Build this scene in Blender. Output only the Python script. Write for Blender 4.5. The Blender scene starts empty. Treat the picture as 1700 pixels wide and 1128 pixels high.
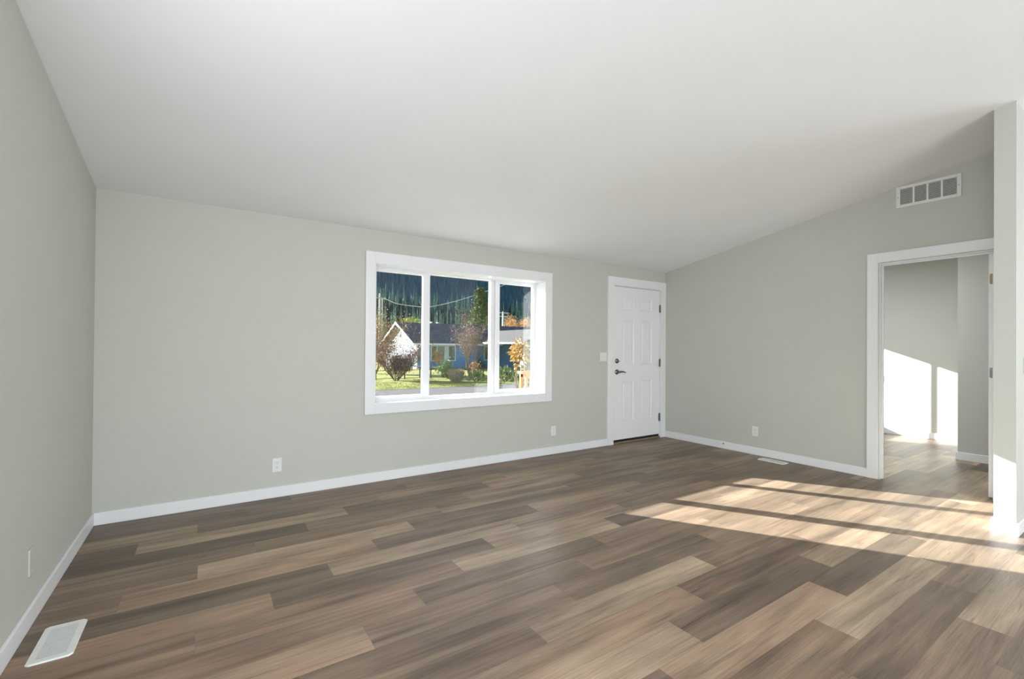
import bpy, math, random
from mathutils import Vector, Matrix

# ---------------------------------------------------------------- camera, sky, sun, lights, exposure
scene = bpy.context.scene
COL = scene.collection
rad = math.radians


def make_camera():
    yaw, pitch, roll = rad(33.698), rad(0.357), rad(0.4485)
    fwd = Vector((math.sin(yaw) * math.cos(pitch), math.cos(yaw) * math.cos(pitch), math.sin(pitch)))
    right = Vector((math.cos(yaw), -math.sin(yaw), 0))
    up = right.cross(fwd)
    r = right * math.cos(roll) + up * math.sin(roll)
    u = -right * math.sin(roll) + up * math.cos(roll)
    cd = bpy.data.cameras.new('camera')
    cd.sensor_fit = 'HORIZONTAL'
    cd.sensor_width = 36
    cd.lens = 760.66 / 1700 * 36
    cd.shift_y = 8.7 / 1700
    cd.clip_start = 0.05
    cd.clip_end = 3000
    co = bpy.data.objects.new('camera', cd)
    m = Matrix((r, u, -fwd)).transposed().to_4x4()
    m.translation = Vector((0.6378, -4.18, 1.2355))
    co.matrix_world = m
    COL.objects.link(co)
    scene.camera = co


make_camera()

SUN_TRAVEL = Vector((0.645, -1.0, -0.402)).normalized()


def make_world():
    w = bpy.data.worlds.new('sky')
    scene.world = w
    w.use_nodes = True
    nt = w.node_tree
    nt.nodes.clear()
    sky = nt.nodes.new('ShaderNodeTexSky')
    sky.sky_type = 'NISHITA'
    sky.sun_disc = False
    sky.sun_elevation = math.asin(-SUN_TRAVEL.z)
    sky.sun_rotation = math.atan2(-SUN_TRAVEL.x, -SUN_TRAVEL.y)
    sky.air_density = 1.0
    sky.dust_density = 0.6
    bg = nt.nodes.new('ShaderNodeBackground')
    bg.inputs['Strength'].default_value = 0.32
    out = nt.nodes.new('ShaderNodeOutputWorld')
    nt.links.new(sky.outputs[0], bg.inputs['Color'])
    nt.links.new(bg.outputs[0], out.inputs['Surface'])


make_world()

sd = bpy.data.lights.new('sun', 'SUN')
sd.energy = 33
sd.angle = 0.008
sd.color = (1.0, 0.99, 1.0)
so = bpy.data.objects.new('sun', sd)
so.rotation_euler = SUN_TRAVEL.to_track_quat('-Z', 'Y').to_euler()
so.location = (-20, 30, 20)
COL.objects.link(so)


def area(name, loc, direction, sx, sy, power, color=(1, 1, 1)):
    d = bpy.data.lights.new(name, 'AREA')
    d.shape = 'RECTANGLE'
    d.size, d.size_y = sx, sy
    d.energy = power
    d.color = color
    o = bpy.data.objects.new(name, d)
    o.location = loc
    o.rotation_euler = Vector(direction).to_track_quat('-Z', 'Z').to_euler()
    COL.objects.link(o)
    return o


# unseen fill lamps added to brighten the living room and bedroom evenly
FILL_TINT = (0.905, 0.975, 1.035)
area('back_fill', (2.2, -8.32, 1.15), (0, 1, 0.35), 3.8, 2.0, 156, FILL_TINT)  # added fill panel in front of the back wall opening
area('right_fill', (8.70, -5.4, 1.1), (-1, 0.5, -0.25), 3.0, 1.6, 75, FILL_TINT)  # added fill by the solid kitchen wall, aimed at the left wall
area('right_fill_rear', (8.70, -7.0, 1.1), (-1, 0.5, -0.1), 2.4, 1.6, 122, FILL_TINT)  # second added fill along that wall, which has no opening
area('left_fill', (0.06, -2.9, 1.45), (1, 0.1, 0.0), 1.6, 1.2, 26, FILL_TINT)  # added fill against the solid left wall, for the right-hand wall
area('left_fill_rear', (0.06, -4.2, 1.35), (1, 0.2, 0.0), 2.6, 1.6, 68, FILL_TINT)  # wider added fill further back on the same solid wall
area('overhead_fill', (2.6, -6.4, 2.58), (0, 0, -1), 1.2, 1.2, 40, FILL_TINT)  # invented lamp without a fixture, fills from above
area('bedroom_fill', (7.2, -1.4, 2.48), (0, 0, -1), 1.0, 1.0, 52, FILL_TINT)  # invented lamp that lifts the bedroom, no fixture built

vs = scene.view_settings
scene.display_settings.display_device = 'sRGB'
vs.view_transform = 'Standard'
vs.look = 'None'
vs.exposure = 0.0
vs.gamma = 1.0
vs.use_curve_mapping = False


# ---------------------------------------------------------------- helpers
class MB:
    """collects shapes, then links them as one mesh object"""

    def __init__(self):
        self.v, self.f = [], []

    def add(self, vs_, fs_):
        b = len(self.v)
        self.v += [tuple(p) for p in vs_]
        self.f += [tuple(b + i for i in f) for f in fs_]
        return self

    def box(self, x0, y0, z0, x1, y1, z1):
        x0, x1 = sorted((x0, x1)); y0, y1 = sorted((y0, y1)); z0, z1 = sorted((z0, z1))
        p = [(x0, y0, z0), (x1, y0, z0), (x1, y1, z0), (x0, y1, z0), (x0, y0, z1), (x1, y0, z1), (x1, y1, z1), (x0, y1, z1)]
        return self.add(p, [(0, 3, 2, 1), (4, 5, 6, 7), (0, 1, 5, 4), (1, 2, 6, 5), (2, 3, 7, 6), (3, 0, 4, 7)])

    def prism(self, poly, axis, a, b):
        """poly in the two other axes (in xyz order), extruded from a to b"""
        def P(q, t):
            if axis == 'x': return (t, q[0], q[1])
            if axis == 'y': return (q[0], t, q[1])
            return (q[0], q[1], t)
        n = len(poly)
        v = [P(q, a) for q in poly] + [P(q, b) for q in poly]
        f = [tuple(range(n)), tuple(range(2 * n - 1, n - 1, -1))]
        f += [(i, n + i, n + (i + 1) % n, (i + 1) % n) for i in range(n)]
        return self.add(v, f)

    def tube(self, pts, radii, n=6, caps=True):
        pts = [Vector(p) for p in pts]
        if not isinstance(radii, (list, tuple)): radii = [radii] * len(pts)
        base = len(self.v)
        prev = None
        for i, p in enumerate(pts):
            d = (pts[min(i + 1, len(pts) - 1)] - pts[max(i - 1, 0)])
            if d.length < 1e-9: d = Vector((0, 0, 1))
            d.normalize()
            if prev is None:
                a = d.orthogonal().normalized()
            else:
                a = prev - d * prev.dot(d)
                a = a.normalized() if a.length > 1e-6 else d.orthogonal().normalized()
            prev = a
            b = d.cross(a)
            for k in range(n):
                t = 2 * math.pi * k / n
                self.v.append(tuple(p + (a * math.cos(t) + b * math.sin(t)) * radii[i]))
        for i in range(len(pts) - 1):
            for k in range(n):
                k2 = (k + 1) % n
                self.f.append((base + i * n + k, base + i * n + k2, base + (i + 1) * n + k2, base + (i + 1) * n + k))
        if caps:
            self.f.append(tuple(base + k for k in range(n - 1, -1, -1)))
            e = base + (len(pts) - 1) * n
            self.f.append(tuple(e + k for k in range(n)))
        return self

    def cyl(self, p0, p1, r, n=16, r1=None):
        return self.tube([p0, p1], [r, r if r1 is None else r1], n)

    def lathe(self, center, axis, prof, n=20):
        """prof: list of (distance along axis, radius)"""
        c = Vector(center); ax = Vector(axis).normalized()
        a = ax.orthogonal().normalized(); b = ax.cross(a)
        base = len(self.v)
        for t, r in prof:
            for k in range(n):
                q = 2 * math.pi * k / n
                self.v.append(tuple(c + ax * t + (a * math.cos(q) + b * math.sin(q)) * max(r, 1e-5)))
        for i in range(len(prof) - 1):
            for k in range(n):
                k2 = (k + 1) % n
                self.f.append((base + i * n + k, base + i * n + k2, base + (i + 1) * n + k2, base + (i + 1) * n + k))
        self.f.append(tuple(base + k for k in range(n - 1, -1, -1)))
        e = base + (len(prof) - 1) * n
        self.f.append(tuple(e + k for k in range(n)))
        return self

    def leaf(self, c, d, nrm, l, w):
        """a small pointed leaf, folded along its midrib"""
        c = Vector(c); d = Vector(d).normalized()
        s = d.cross(Vector(nrm))
        if s.length < 1e-4: s = d.orthogonal()
        s.normalize(); up = s.cross(d)
        tip = c + d * l - up * l * 0.12
        m = c + d * l * 0.5
        self.add([c, m + s * w * 0.5 + up * w * 0.15, tip, m - s * w * 0.5 + up * w * 0.15], [(0, 1, 2), (0, 2, 3)])
        return self

    def build(self, name, mat, parent=None, smooth=False, bevel=0.0):
        me = bpy.data.meshes.new(name)
        me.from_pydata(self.v, [], self.f)
        me.materials.append(mat)
        me.update()
        o = bpy.data.objects.new(name, me)
        COL.objects.link(o)
        if parent is not None: o.parent = parent
        if smooth:
            me.polygons.foreach_set('use_smooth', [True] * len(me.polygons))
        if bevel > 0:
            bm = o.modifiers.new('bevel', 'BEVEL')
            bm.width = bevel; bm.segments = 2; bm.limit_method = 'ANGLE'; bm.angle_limit = rad(40)
        return o


def wire(o, parent):
    """parent o to an Empty, keeping world-space mesh coordinates"""
    o.parent = parent
    o.matrix_parent_inverse = Matrix.Translation(parent.location).inverted()
    return o


def tag(o, label=None, cat=None, group=None, kind=None):
    if label: o['label'] = label
    if cat: o['category'] = cat
    if group: o['group'] = group
    if kind: o['kind'] = kind
    return o


def empty(name, loc=(0, 0, 0), rz=0):
    o = bpy.data.objects.new(name, None)
    o.location = loc
    o.rotation_euler = (0, 0, rz)
    o.empty_display_size = 0.1
    COL.objects.link(o)
    return o


def thing(name, label, cat, loc=(0, 0, 0), rz=0, group=None):
    return tag(empty(name, loc, rz), label, cat, group)


def struct(o):
    o['kind'] = 'structure'
    return o


def copy_tree(o, parent=None):
    c = o.copy()
    COL.objects.link(c)
    if parent is not None: c.parent = parent
    for ch in list(o.children): copy_tree(ch, c)
    return c


# ---------------------------------------------------------------- materials
def principled(name, color, rough=0.6, metal=0.0, spec=0.5):
    m = bpy.data.materials.new(name)
    m.use_nodes = True
    b = m.node_tree.nodes['Principled BSDF']
    b.inputs['Base Color'].default_value = (*color, 1)
    b.inputs['Roughness'].default_value = rough
    b.inputs['Metallic'].default_value = metal
    b.inputs['Specular IOR Level'].default_value = spec
    return m


def noisy(name, color, color2, scale=8.0, rough=0.7, bump=0.0, bscale=200.0, detail=4.0, spec=0.3, stretch=(1, 1, 1), metal=0.0, bdist=0.01):
    m = principled(name, color, rough, metal, spec)
    nt = m.node_tree
    b = nt.nodes['Principled BSDF']
    tc = nt.nodes.new('ShaderNodeTexCoord')
    mp = nt.nodes.new('ShaderNodeMapping')
    mp.inputs['Scale'].default_value = stretch
    n = nt.nodes.new('ShaderNodeTexNoise')
    n.inputs['Scale'].default_value = scale
    n.inputs['Detail'].default_value = detail
    r = nt.nodes.new('ShaderNodeValToRGB')
    r.color_ramp.elements[0].position = 0.35
    r.color_ramp.elements[1].position = 0.65
    r.color_ramp.elements[0].color = (*color, 1)
    r.color_ramp.elements[1].color = (*color2, 1)
    L = nt.links.new
    L(tc.outputs['Object'], mp.inputs['Vector'])
    L(mp.outputs[0], n.inputs['Vector'])
    L(n.outputs['Fac'], r.inputs['Fac'])
    L(r.outputs[0], b.inputs['Base Color'])
    if bump > 0:
        n2 = nt.nodes.new('ShaderNodeTexNoise')
        n2.inputs['Scale'].default_value = bscale
        n2.inputs['Detail'].default_value = 2
        bp = nt.nodes.new('ShaderNodeBump')
        bp.inputs['Strength'].default_value = bump
        bp.inputs['Distance'].default_value = bdist
        L(mp.outputs[0], n2.inputs['Vector'])
        L(n2.outputs['Fac'], bp.inputs['Height'])
        L(bp.outputs[0], b.inputs['Normal'])
    return m


def mul(c, k): return tuple(x * k for x in c)


SAGE = (0.525, 0.525, 0.478)
M = {}
M['wall'] = noisy('sage_wall_paint', SAGE, mul(SAGE, 1.015), 3, 0.75, 0.05, 350, bdist=0.002)
M['ceiling'] = noisy('white_ceiling_paint', (0.83, 0.83, 0.835), (0.845, 0.845, 0.85), 2, 0.9, 0.06, 180, bdist=0.003)
M['trim'] = noisy('white_trim_paint', (0.775, 0.775, 0.785), (0.795, 0.795, 0.805), 4, 0.35, 0.0)
M['vinyl'] = noisy('white_vinyl', (0.82, 0.83, 0.84), (0.84, 0.85, 0.86), 4, 0.3, 0.0)
M['door'] = noisy('white_door_paint', (0.79, 0.79, 0.80), (0.805, 0.805, 0.815), 5, 0.4, 0.0)
M['plate'] = noisy('white_plastic', (0.74, 0.74, 0.71), (0.76, 0.76, 0.73), 30, 0.35)
M['dark'] = noisy('dark_slot', (0.03, 0.03, 0.03), (0.05, 0.05, 0.05), 40, 0.6)
M['slot'] = noisy('grey_slot', (0.12, 0.12, 0.12), (0.16, 0.16, 0.16), 40, 0.6)
M['nickel'] = noisy('brushed_nickel', (0.16, 0.155, 0.15), (0.22, 0.21, 0.20), 60, 0.32, metal=0.9)
M['bronze'] = noisy('antique_brass', (0.22, 0.17, 0.11), (0.30, 0.24, 0.16), 60, 0.4, metal=0.7)
M['register'] = noisy('white_enamel', (0.72, 0.72, 0.69), (0.76, 0.76, 0.73), 20, 0.4)
M['rubber'] = noisy('black_rubber', (0.012, 0.012, 0.012), (0.02, 0.02, 0.02), 40, 0.7)
M['threshold'] = noisy('oak_threshold', (0.20, 0.14, 0.09), (0.27, 0.19, 0.13), 12, 0.5, stretch=(1, 10, 10))


def glass_material():
    m = bpy.data.materials.new('window_glass')
    m.use_nodes = True
    nt = m.node_tree
    nt.nodes.clear()
    out = nt.nodes.new('ShaderNodeOutputMaterial')
    mix = nt.nodes.new('ShaderNodeMixShader')
    tr = nt.nodes.new('ShaderNodeBsdfTransparent')
    tr.inputs['Color'].default_value = (0.95, 0.97, 0.96, 1)
    gl = nt.nodes.new('ShaderNodeBsdfGlossy')
    gl.inputs['Roughness'].default_value = 0.0
    fr = nt.nodes.new('ShaderNodeFresnel')
    fr.inputs['IOR'].default_value = 1.45
    nt.links.new(fr.outputs[0], mix.inputs['Fac'])
    nt.links.new(tr.outputs[0], mix.inputs[1])
    nt.links.new(gl.outputs[0], mix.inputs[2])
    nt.links.new(mix.outputs[0], out.inputs['Surface'])
    return m


M['glass'] = glass_material()


def wood_floor_material():
    m = bpy.data.materials.new('vinyl_plank_floor')
    m.use_nodes = True
    nt = m.node_tree
    b = nt.nodes['Principled BSDF']
    L = nt.links.new
    N = nt.nodes.new

    def math_(op, a, b_=None):
        n = N('ShaderNodeMath'); n.operation = op
        for i, x in enumerate((a, b_)):
            if x is None: continue
            if isinstance(x, (int, float)): n.inputs[i].default_value = x
            else: L(x, n.inputs[i])
        return n.outputs[0]

    def attr(name):
        n = N('ShaderNodeAttribute'); n.attribute_name = name
        return n.outputs['Fac']

    def ramp(fac, stops):
        n = N('ShaderNodeValToRGB')
        el = n.color_ramp.elements
        while len(el) < len(stops): el.new(0.5)
        for e, (p, c) in zip(el, stops):
            e.position = p; e.color = (*c, 1)
        L(fac, n.inputs['Fac'])
        return n.outputs['Color']

    def mixc(kind, fac, a, b_):
        n = N('ShaderNodeMix'); n.data_type = 'RGBA'; n.blend_type = kind
        if isinstance(fac, (int, float)): n.inputs['Factor'].default_value = fac
        else: L(fac, n.inputs['Factor'])
        for s, x in ((n.inputs[6], a), (n.inputs[7], b_)):
            if isinstance(x, tuple): s.default_value = (*x, 1)
            else: L(x, s)
        return n.outputs[2]

    uv = N('ShaderNodeUVMap'); uv.uv_map = 'plank'
    sp = N('ShaderNodeSeparateXYZ'); L(uv.outputs[0], sp.inputs[0])
    u, v = sp.outputs[0], sp.outputs[1]
    tone, pink, rnd = attr('tone'), attr('pink'), attr('rnd')

    def coords(su, sv, off):
        c = N('ShaderNodeCombineXYZ')
        L(math_('ADD', math_('MULTIPLY', u, su), math_('MULTIPLY', rnd, off)), c.inputs[0])
        L(math_('MULTIPLY', v, sv), c.inputs[1])
        L(math_('MULTIPLY', rnd, off * 1.7), c.inputs[2])
        return c.outputs[0]

    def noise(vec, scale, detail, rough=0.55, dist=0.0):
        n = N('ShaderNodeTexNoise')
        n.inputs['Scale'].default_value = scale
        n.inputs['Detail'].default_value = detail
        n.inputs['Roughness'].default_value = rough
        n.inputs['Distortion'].default_value = dist
        L(vec, n.inputs['Vector'])
        return n.outputs['Fac']

    streak = noise(coords(0.55, 8.0, 41.0), 1.7, 6, 0.62, 0.6)       # broad dark and light bands along the plank
    fibre = noise(coords(0.7, 62.0, 67.0), 3.0, 6, 0.7, 0.5)      # fine fibre
    blotch = noise(coords(2.2, 4.0, 23.0), 1.3, 3, 0.5)            # pinkish clouds
    # cathedral figure
    wv = N('ShaderNodeTexWave')
    wv.wave_type = 'BANDS'; wv.bands_direction = 'Y'
    wv.inputs['Scale'].default_value = 9.0
    wv.inputs['Distortion'].default_value = 9.0
    wv.inputs['Detail'].default_value = 2.5
    wv.inputs['Detail Scale'].default_value = 0.8
    L(coords(0.9, 3.2, 31.0), wv.inputs['Vector'])
    # knots
    vo = N('ShaderNodeTexVoronoi')
    vo.inputs['Scale'].default_value = 3.0
    L(coords(0.8, 1.9, 53.0), vo.inputs['Vector'])
    knot = ramp(vo.outputs['Distance'], [(0.0, (1, 1, 1)), (0.035, (0.8, 0.8, 0.8)), (0.13, (0, 0, 0))])

    base = ramp(tone, [(0.0, (0.142, 0.107, 0.078)), (0.33, (0.192, 0.142, 0.101)), (0.66, (0.285, 0.212, 0.147)), (1.0, (0.43, 0.335, 0.238))])
    rose = ramp(tone, [(0.0, (0.155, 0.104, 0.073)), (0.5, (0.268, 0.176, 0.121)), (1.0, (0.41, 0.288, 0.202))])
    c = mixc('MIX', math_('MULTIPLY', pink, ramp(blotch, [(0.35, (0.15,) * 3), (0.55, (1, 1, 1))])), base, rose)
    sm = ramp(streak, [(0.27, (0.50, 0.48, 0.46)), (0.42, (0.80, 0.79, 0.78)), (0.53, (1.02, 1.01, 1.0)), (0.72, (1.30, 1.30, 1.28))])
    c = mixc('MULTIPLY', 1.0, c, sm)
    fm = ramp(fibre, [(0.25, (0.72, 0.71, 0.70)), (0.5, (1.0, 1.0, 1.0)), (0.78, (1.2, 1.2, 1.2))])
    c = mixc('MULTIPLY', 0.75, c, fm)
    slow = noise(coords(0.9, 2.2, 71.0), 1.6, 2, 0.5)
    c = mixc('MULTIPLY', 0.8, c, ramp(slow, [(0.3, (0.72, 0.72, 0.73)), (0.7, (1.28, 1.27, 1.25))]))
    fleck = noise(coords(0.75, 46.0, 13.0), 2.4, 4, 0.6, 0.4)
    c = mixc('MULTIPLY', 0.55, c, ramp(fleck, [(0.30, (0.50, 0.47, 0.44)), (0.42, (1, 1, 1)), (0.66, (1, 1, 1)), (0.76, (1.35, 1.35, 1.33))]))
    wm = ramp(wv.outputs['Fac'], [(0.1, (0.86, 0.85, 0.84)), (0.6, (1.0, 1.0, 1.0)), (0.95, (1.12, 1.12, 1.12))])
    c = mixc('MULTIPLY', 0.3, c, wm)
    dash = noise(coords(1.6, 26.0, 97.0), 1.5, 4, 0.6, 0.8)
    c = mixc('MULTIPLY', 0.85, c, ramp(dash, [(0.26, (0.45, 0.42, 0.39)), (0.37, (0.97, 0.97, 0.97)), (0.60, (1, 1, 1)), (0.72, (1.18, 1.18, 1.17))]))
    c = mixc('MIX', math_('MULTIPLY', knot, 0.35), c, (0.075, 0.055, 0.042))
    # seams
    e = math_('MINIMUM', math_('MINIMUM', u, math_('SUBTRACT', 1.2192, u)), math_('MINIMUM', v, math_('SUBTRACT', 0.1778, v)))
    seam = math_('LESS_THAN', e, 0.0012)
    c = mixc('MIX', math_('MULTIPLY', seam, 0.18), c, (0.06, 0.045, 0.035))
    L(c, b.inputs['Base Color'])
    rr = N('ShaderNodeMapRange')
    rr.inputs['To Min'].default_value = 0.36; rr.inputs['To Max'].default_value = 0.50
    L(fibre, rr.inputs['Value']); L(rr.outputs[0], b.inputs['Roughness'])
    b.inputs['Specular IOR Level'].default_value = 0.30
    bp = N('ShaderNodeBump')
    bp.inputs['Strength'].default_value = 0.12; bp.inputs['Distance'].default_value = 0.002
    L(fibre, bp.inputs['Height']); L(bp.outputs[0], b.inputs['Normal'])
    return m


M['floor'] = wood_floor_material()

# ---------------------------------------------------------------- the room shell
W = 6.0152          # right wall of the living room
H0 = 2.3032         # ceiling height at the window wall
SL = 0.1777         # ceiling slope
RIDGE = -4.20
BACK = -8.40
FAR = 9.10          # far wall of the bedroom
WT = 0.10           # inner wall thickness
FT = 0.26           # window wall thickness


def ceil_z(y):
    return H0 - SL * y if y > RIDGE else H0 - SL * RIDGE + SL * (y - RIDGE)


def build_floor():
    w, Lp = 0.1778, 1.2192
    rows = int(8.45 / w) + 1
    off = {0: 0.0, 1: 0.90, 2: 0.60, 3: 0.30, 4: 0.0, 5: 0.90, 6: 0.61, 7: 0.305, 8: 0.0, 9: 0.915, 10: 0.61, 11: 0.305, 12: 0.005,
           13: 0.935, 14: 0.62, 15: 0.25, 16: 1.172, 17: 0.885, 18: 0.53, 19: 0.25, 20: 1.11, 21: 0.80}
    # tone (0 dark .. 1 light) and rosiness of the planks the photograph shows, by row and by the plank's left joint
    T = {0: {0: (.15, .2), 1: (.22, .6), 2: (.3, .4), 3: (.35, .3), 4: (.45, .3)},
         1: {0: (.1, .1), 1: (.3, .6), 2: (.35, .4), 3: (.35, .3), 4: (.7, .2)},
         2: {0: (.72, .1), 1: (.45, .1), 2: (.48, .3), 3: (.5, .2), 4: (.35, .2), 5: (.5, .1)},
         3: {0: (.05, .1), 1: (.82, .15), 2: (.18, .2), 3: (.68, .2), 4: (.38, .1), 5: (.6, 0)},
         4: {0: (.1, 0), 1: (.38, .4), 2: (.72, .1), 3: (.35, .1), 4: (.3, .1)},
         5: {0: (.5, .2), 1: (.6, .2), 2: (.55, .1), 3: (.4, .1), 4: (.5, .1)},
         6: {0: (.38, .3), 1: (.82, .1), 2: (.33, .1), 3: (.35, .1), 4: (.5, .1)},
         7: {0: (.36, .3), 1: (.7, .7), 2: (.35, .1), 3: (.55, .2), 4: (.38, .1), 5: (.6, .1)},
         8: {0: (.08, .1), 1: (.85, .05), 2: (.62, .2), 3: (.4, .2), 4: (.5, .1)},
         9: {0: (.55, .9), 1: (.27, .05), 2: (.72, .1), 3: (.5, .2), 4: (.4, .1)},
         10: {0: (.5, .9), 1: (.4, .8), 2: (.9, .05), 3: (.2, .05), 4: (.5, .1)},
         11: {0: (.3, .8), 1: (.48, .8), 2: (.28, .05), 3: (.6, .2), 4: (.85, .1)},
         12: {0: (.68, .8), 1: (.38, .4), 2: (.6, .3), 3: (.5, .3), 4: (.4, .1)},
         13: {0: (.22, .7), 1: (.36, .3), 2: (.15, 0), 3: (.6, .1), 4: (.45, 0)},
         14: {0: (.35, .8), 1: (.34, .3), 2: (.85, .1), 3: (.55, .2), 4: (.4, 0)},
         15: {0: (.35, .6), 1: (.5, .7), 2: (.68, .9), 3: (.3, .6), 4: (.5, .1)},
         16: {0: (.4, .5), 1: (.85, .3), 2: (.15, .1), 3: (.72, .05), 4: (.5, .05)},
         17: {0: (.4, .4), 1: (.3, .3), 2: (.7, .8), 3: (.25, 0), 4: (.72, 0), 5: (.8, 0)},
         18: {0: (.4, .4), 1: (.5, .4), 2: (.45, .7), 3: (.85, 0), 4: (.6, 0)},
         19: {0: (.4, .4), 1: (.5, .4), 2: (.35, .5), 3: (.33, 0), 4: (.4, 0)},
         20: {0: (.4, .4), 1: (.5, .4), 2: (.45, .3), 3: (.82, 0), 4: (.4, 0)},
         21: {0: (.4, .4), 1: (.5, .4), 2: (.3, .3), 3: (.25, 0), 4: (.4, 0)}}
    rnd = random.Random(11)
    V, F, UV, tone, pink, rn = [], [], [], [], [], []
    for r in range(rows):
        y1, y0 = -r * w, max(-(r + 1) * w, BACK)
        if r == 0: y1 = 0.0
        o = off.get(r, rnd.random() * Lp)
        x = o - Lp
        k = 0
        while x < FAR:
            a, b = max(x, 0.0), min(x + Lp, FAR)
            if b - a > 0.002:
                i = len(V)
                V += [(a, y0, 0), (b, y0, 0), (b, y1, 0), (a, y1, 0)]
                F.append((i, i + 1, i + 2, i + 3))
                ua, ub = a - x, b - x
                UV += [(ua, 0), (ub, 0), (ub, y1 - y0), (ua, y1 - y0)]
                t, p = T.get(r, {}).get(k - 1 if o < .05 else k, (rnd.choice((.15, .3, .4, .5, .65, .85)), rnd.random() * .4))
                tone.append(t * 0.92 + rnd.uniform(-.04, .04)); pink.append(p); rn.append(rnd.random())
            x += Lp
            k += 1
    n = len(V)
    zb = -0.25                                         # the slab under the planks
    V += [(0, BACK, zb), (FAR, BACK, zb), (FAR, 0, zb), (0, 0, zb), (0, BACK, -.001), (FAR, BACK, -.001), (FAR, 0, -.001), (0, 0, -.001)]
    for f in [(0, 3, 2, 1), (0, 1, 5, 4), (1, 2, 6, 5), (2, 3, 7, 6), (3, 0, 4, 7)]:
        F.append(tuple(n + i for i in f)); UV += [(.5, .08)] * 4
        tone.append(.3); pink.append(0); rn.append(.5)
    me = bpy.data.meshes.new('floor')
    me.from_pydata(V, [], F)
    ul = me.uv_layers.new(name='plank')
    for i, q in enumerate(UV): ul.data[i].uv = q
    for nm, data in (('tone', tone), ('pink', pink), ('rnd', rn)):
        at = me.attributes.new(nm, 'FLOAT', 'FACE')
        at.data.foreach_set('value', data)
    me.materials.append(M['floor'])
    o = bpy.data.objects.new('floor', me)
    COL.objects.link(o)
    return struct(o)


build_floor()

# ceiling slab (a shallow vault: up from the window wall to the ridge, then down)
c = MB()
y_eave = 0.62
c.prism([(y_eave, ceil_z(y_eave)), (RIDGE, ceil_z(RIDGE)), (BACK - .4, ceil_z(BACK - .4)), (BACK - .4, ceil_z(BACK - .4) + .25), (RIDGE, ceil_z(RIDGE) + .25), (y_eave, ceil_z(y_eave) + .16)], 'x', -0.5, FAR + 0.6)
struct(c.build('ceiling', M['ceiling']))


def wall_grid(name, xs, zs, holes, y0, y1, mat):
    """a wall in the xz plane built of blocks around its openings"""
    b = MB()
    for i in range(len(xs) - 1):
        for j in range(len(zs) - 1):
            cx, cz = (xs[i] + xs[i + 1]) / 2, (zs[j] + zs[j + 1]) / 2
            if any(h[0] < cx < h[1] and h[2] < cz < h[3] for h in holes): continue
            b.box(xs[i], y0, zs[j], xs[i + 1], y1, zs[j + 1])
    return struct(b.build(name, mat))


# openings of the window wall
WIN = (1.911, 3.880, 0.712, 2.003)
DOOR = (4.985, 5.915, 0.0, 2.052)
BWIN = (7.060, 8.114, 0.712, 2.003)
wall_grid('wall_front', [-0.12, WIN[0], WIN[1], DOOR[0], DOOR[1], BWIN[0], BWIN[1], FAR + .12], [-0.3, 0, WIN[2], WIN[3], DOOR[3], H0 + 0.015], [WIN, DOOR, BWIN], 0, FT, M['wall'])

# left wall and the walls of the part of the room behind the camera
b = MB()
b.prism([(FT - .001, -.3), (BACK - .12, -.3), (BACK - .12, ceil_z(BACK) + .02), (RIDGE, ceil_z(RIDGE) + .02), (FT - .001, H0)], 'x', -0.12, 0)
struct(b.build('wall_left', M['wall']))
b = MB()
zs_top = ceil_z(BACK) + .01
for x0, x1, z0, z1 in ((0, .28, 0, zs_top), (.28, 4.12, 2.17, zs_top), (4.12, FAR, 0, zs_top)):
    b.box(x0, BACK - .12, z0, x1, BACK, z1)
struct(b.build('wall_back', M['ceiling']))

# right wall with the doorway
DW = (-2.475, -3.250, 2.070)      # opening: near the window side, far side, head height
b = MB()
b.prism([(0, 0), (DW[0], 0), (DW[0], ceil_z(DW[0]) + .01), (0, H0 + .01)], 'x', W, W + WT)
b.prism([(DW[0], DW[2]), (DW[1], DW[2]), (DW[1], ceil_z(DW[1]) + .01), (DW[0], ceil_z(DW[0]) + .01)], 'x', W, W + WT)
PY0, PY1, PX = -3.396, -3.501, 5.1484
b.prism([(DW[1], 0), (PY0, 0), (PY0, ceil_z(PY0) + .01), (DW[1], ceil_z(DW[1]) + .01)], 'x', W, W + WT)
struct(b.build('wall_right', M['wall']))
b = MB()
b.prism([(PY0, 0), (PY1, 0), (PY1, ceil_z(PY1) + .01), (PY0, ceil_z(PY0) + .01)], 'x', PX, FAR)
struct(b.build('wall_partition', M['wall']))
b = MB()
b.prism([(PY1, 0), (BACK, 0), (BACK, ceil_z(BACK) + .01), (RIDGE, ceil_z(RIDGE) + .01), (PY1, ceil_z(PY1) + .01)], 'x', FAR - 0.3, FAR - 0.2)
struct(b.build('wall_kitchen', M['ceiling']))
b = MB()
b.prism([(FT - .001, -.3), (BACK, -.3), (BACK, ceil_z(BACK) + .01), (RIDGE, ceil_z(RIDGE) + .01), (FT - .001, H0)], 'x', FAR, FAR + .12)
struct(b.build('wall_bedroom', M['wall']))
# closet that juts into the bedroom
CX, CY = 7.78, -2.650
b = MB()
b.prism([(CY, 0), (PY0, 0), (PY0, ceil_z(PY0) + .01), (CY, ceil_z(CY) + .01)], 'x', CX, FAR)
struct(b.build('wall_closet', M['wall']))

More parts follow.
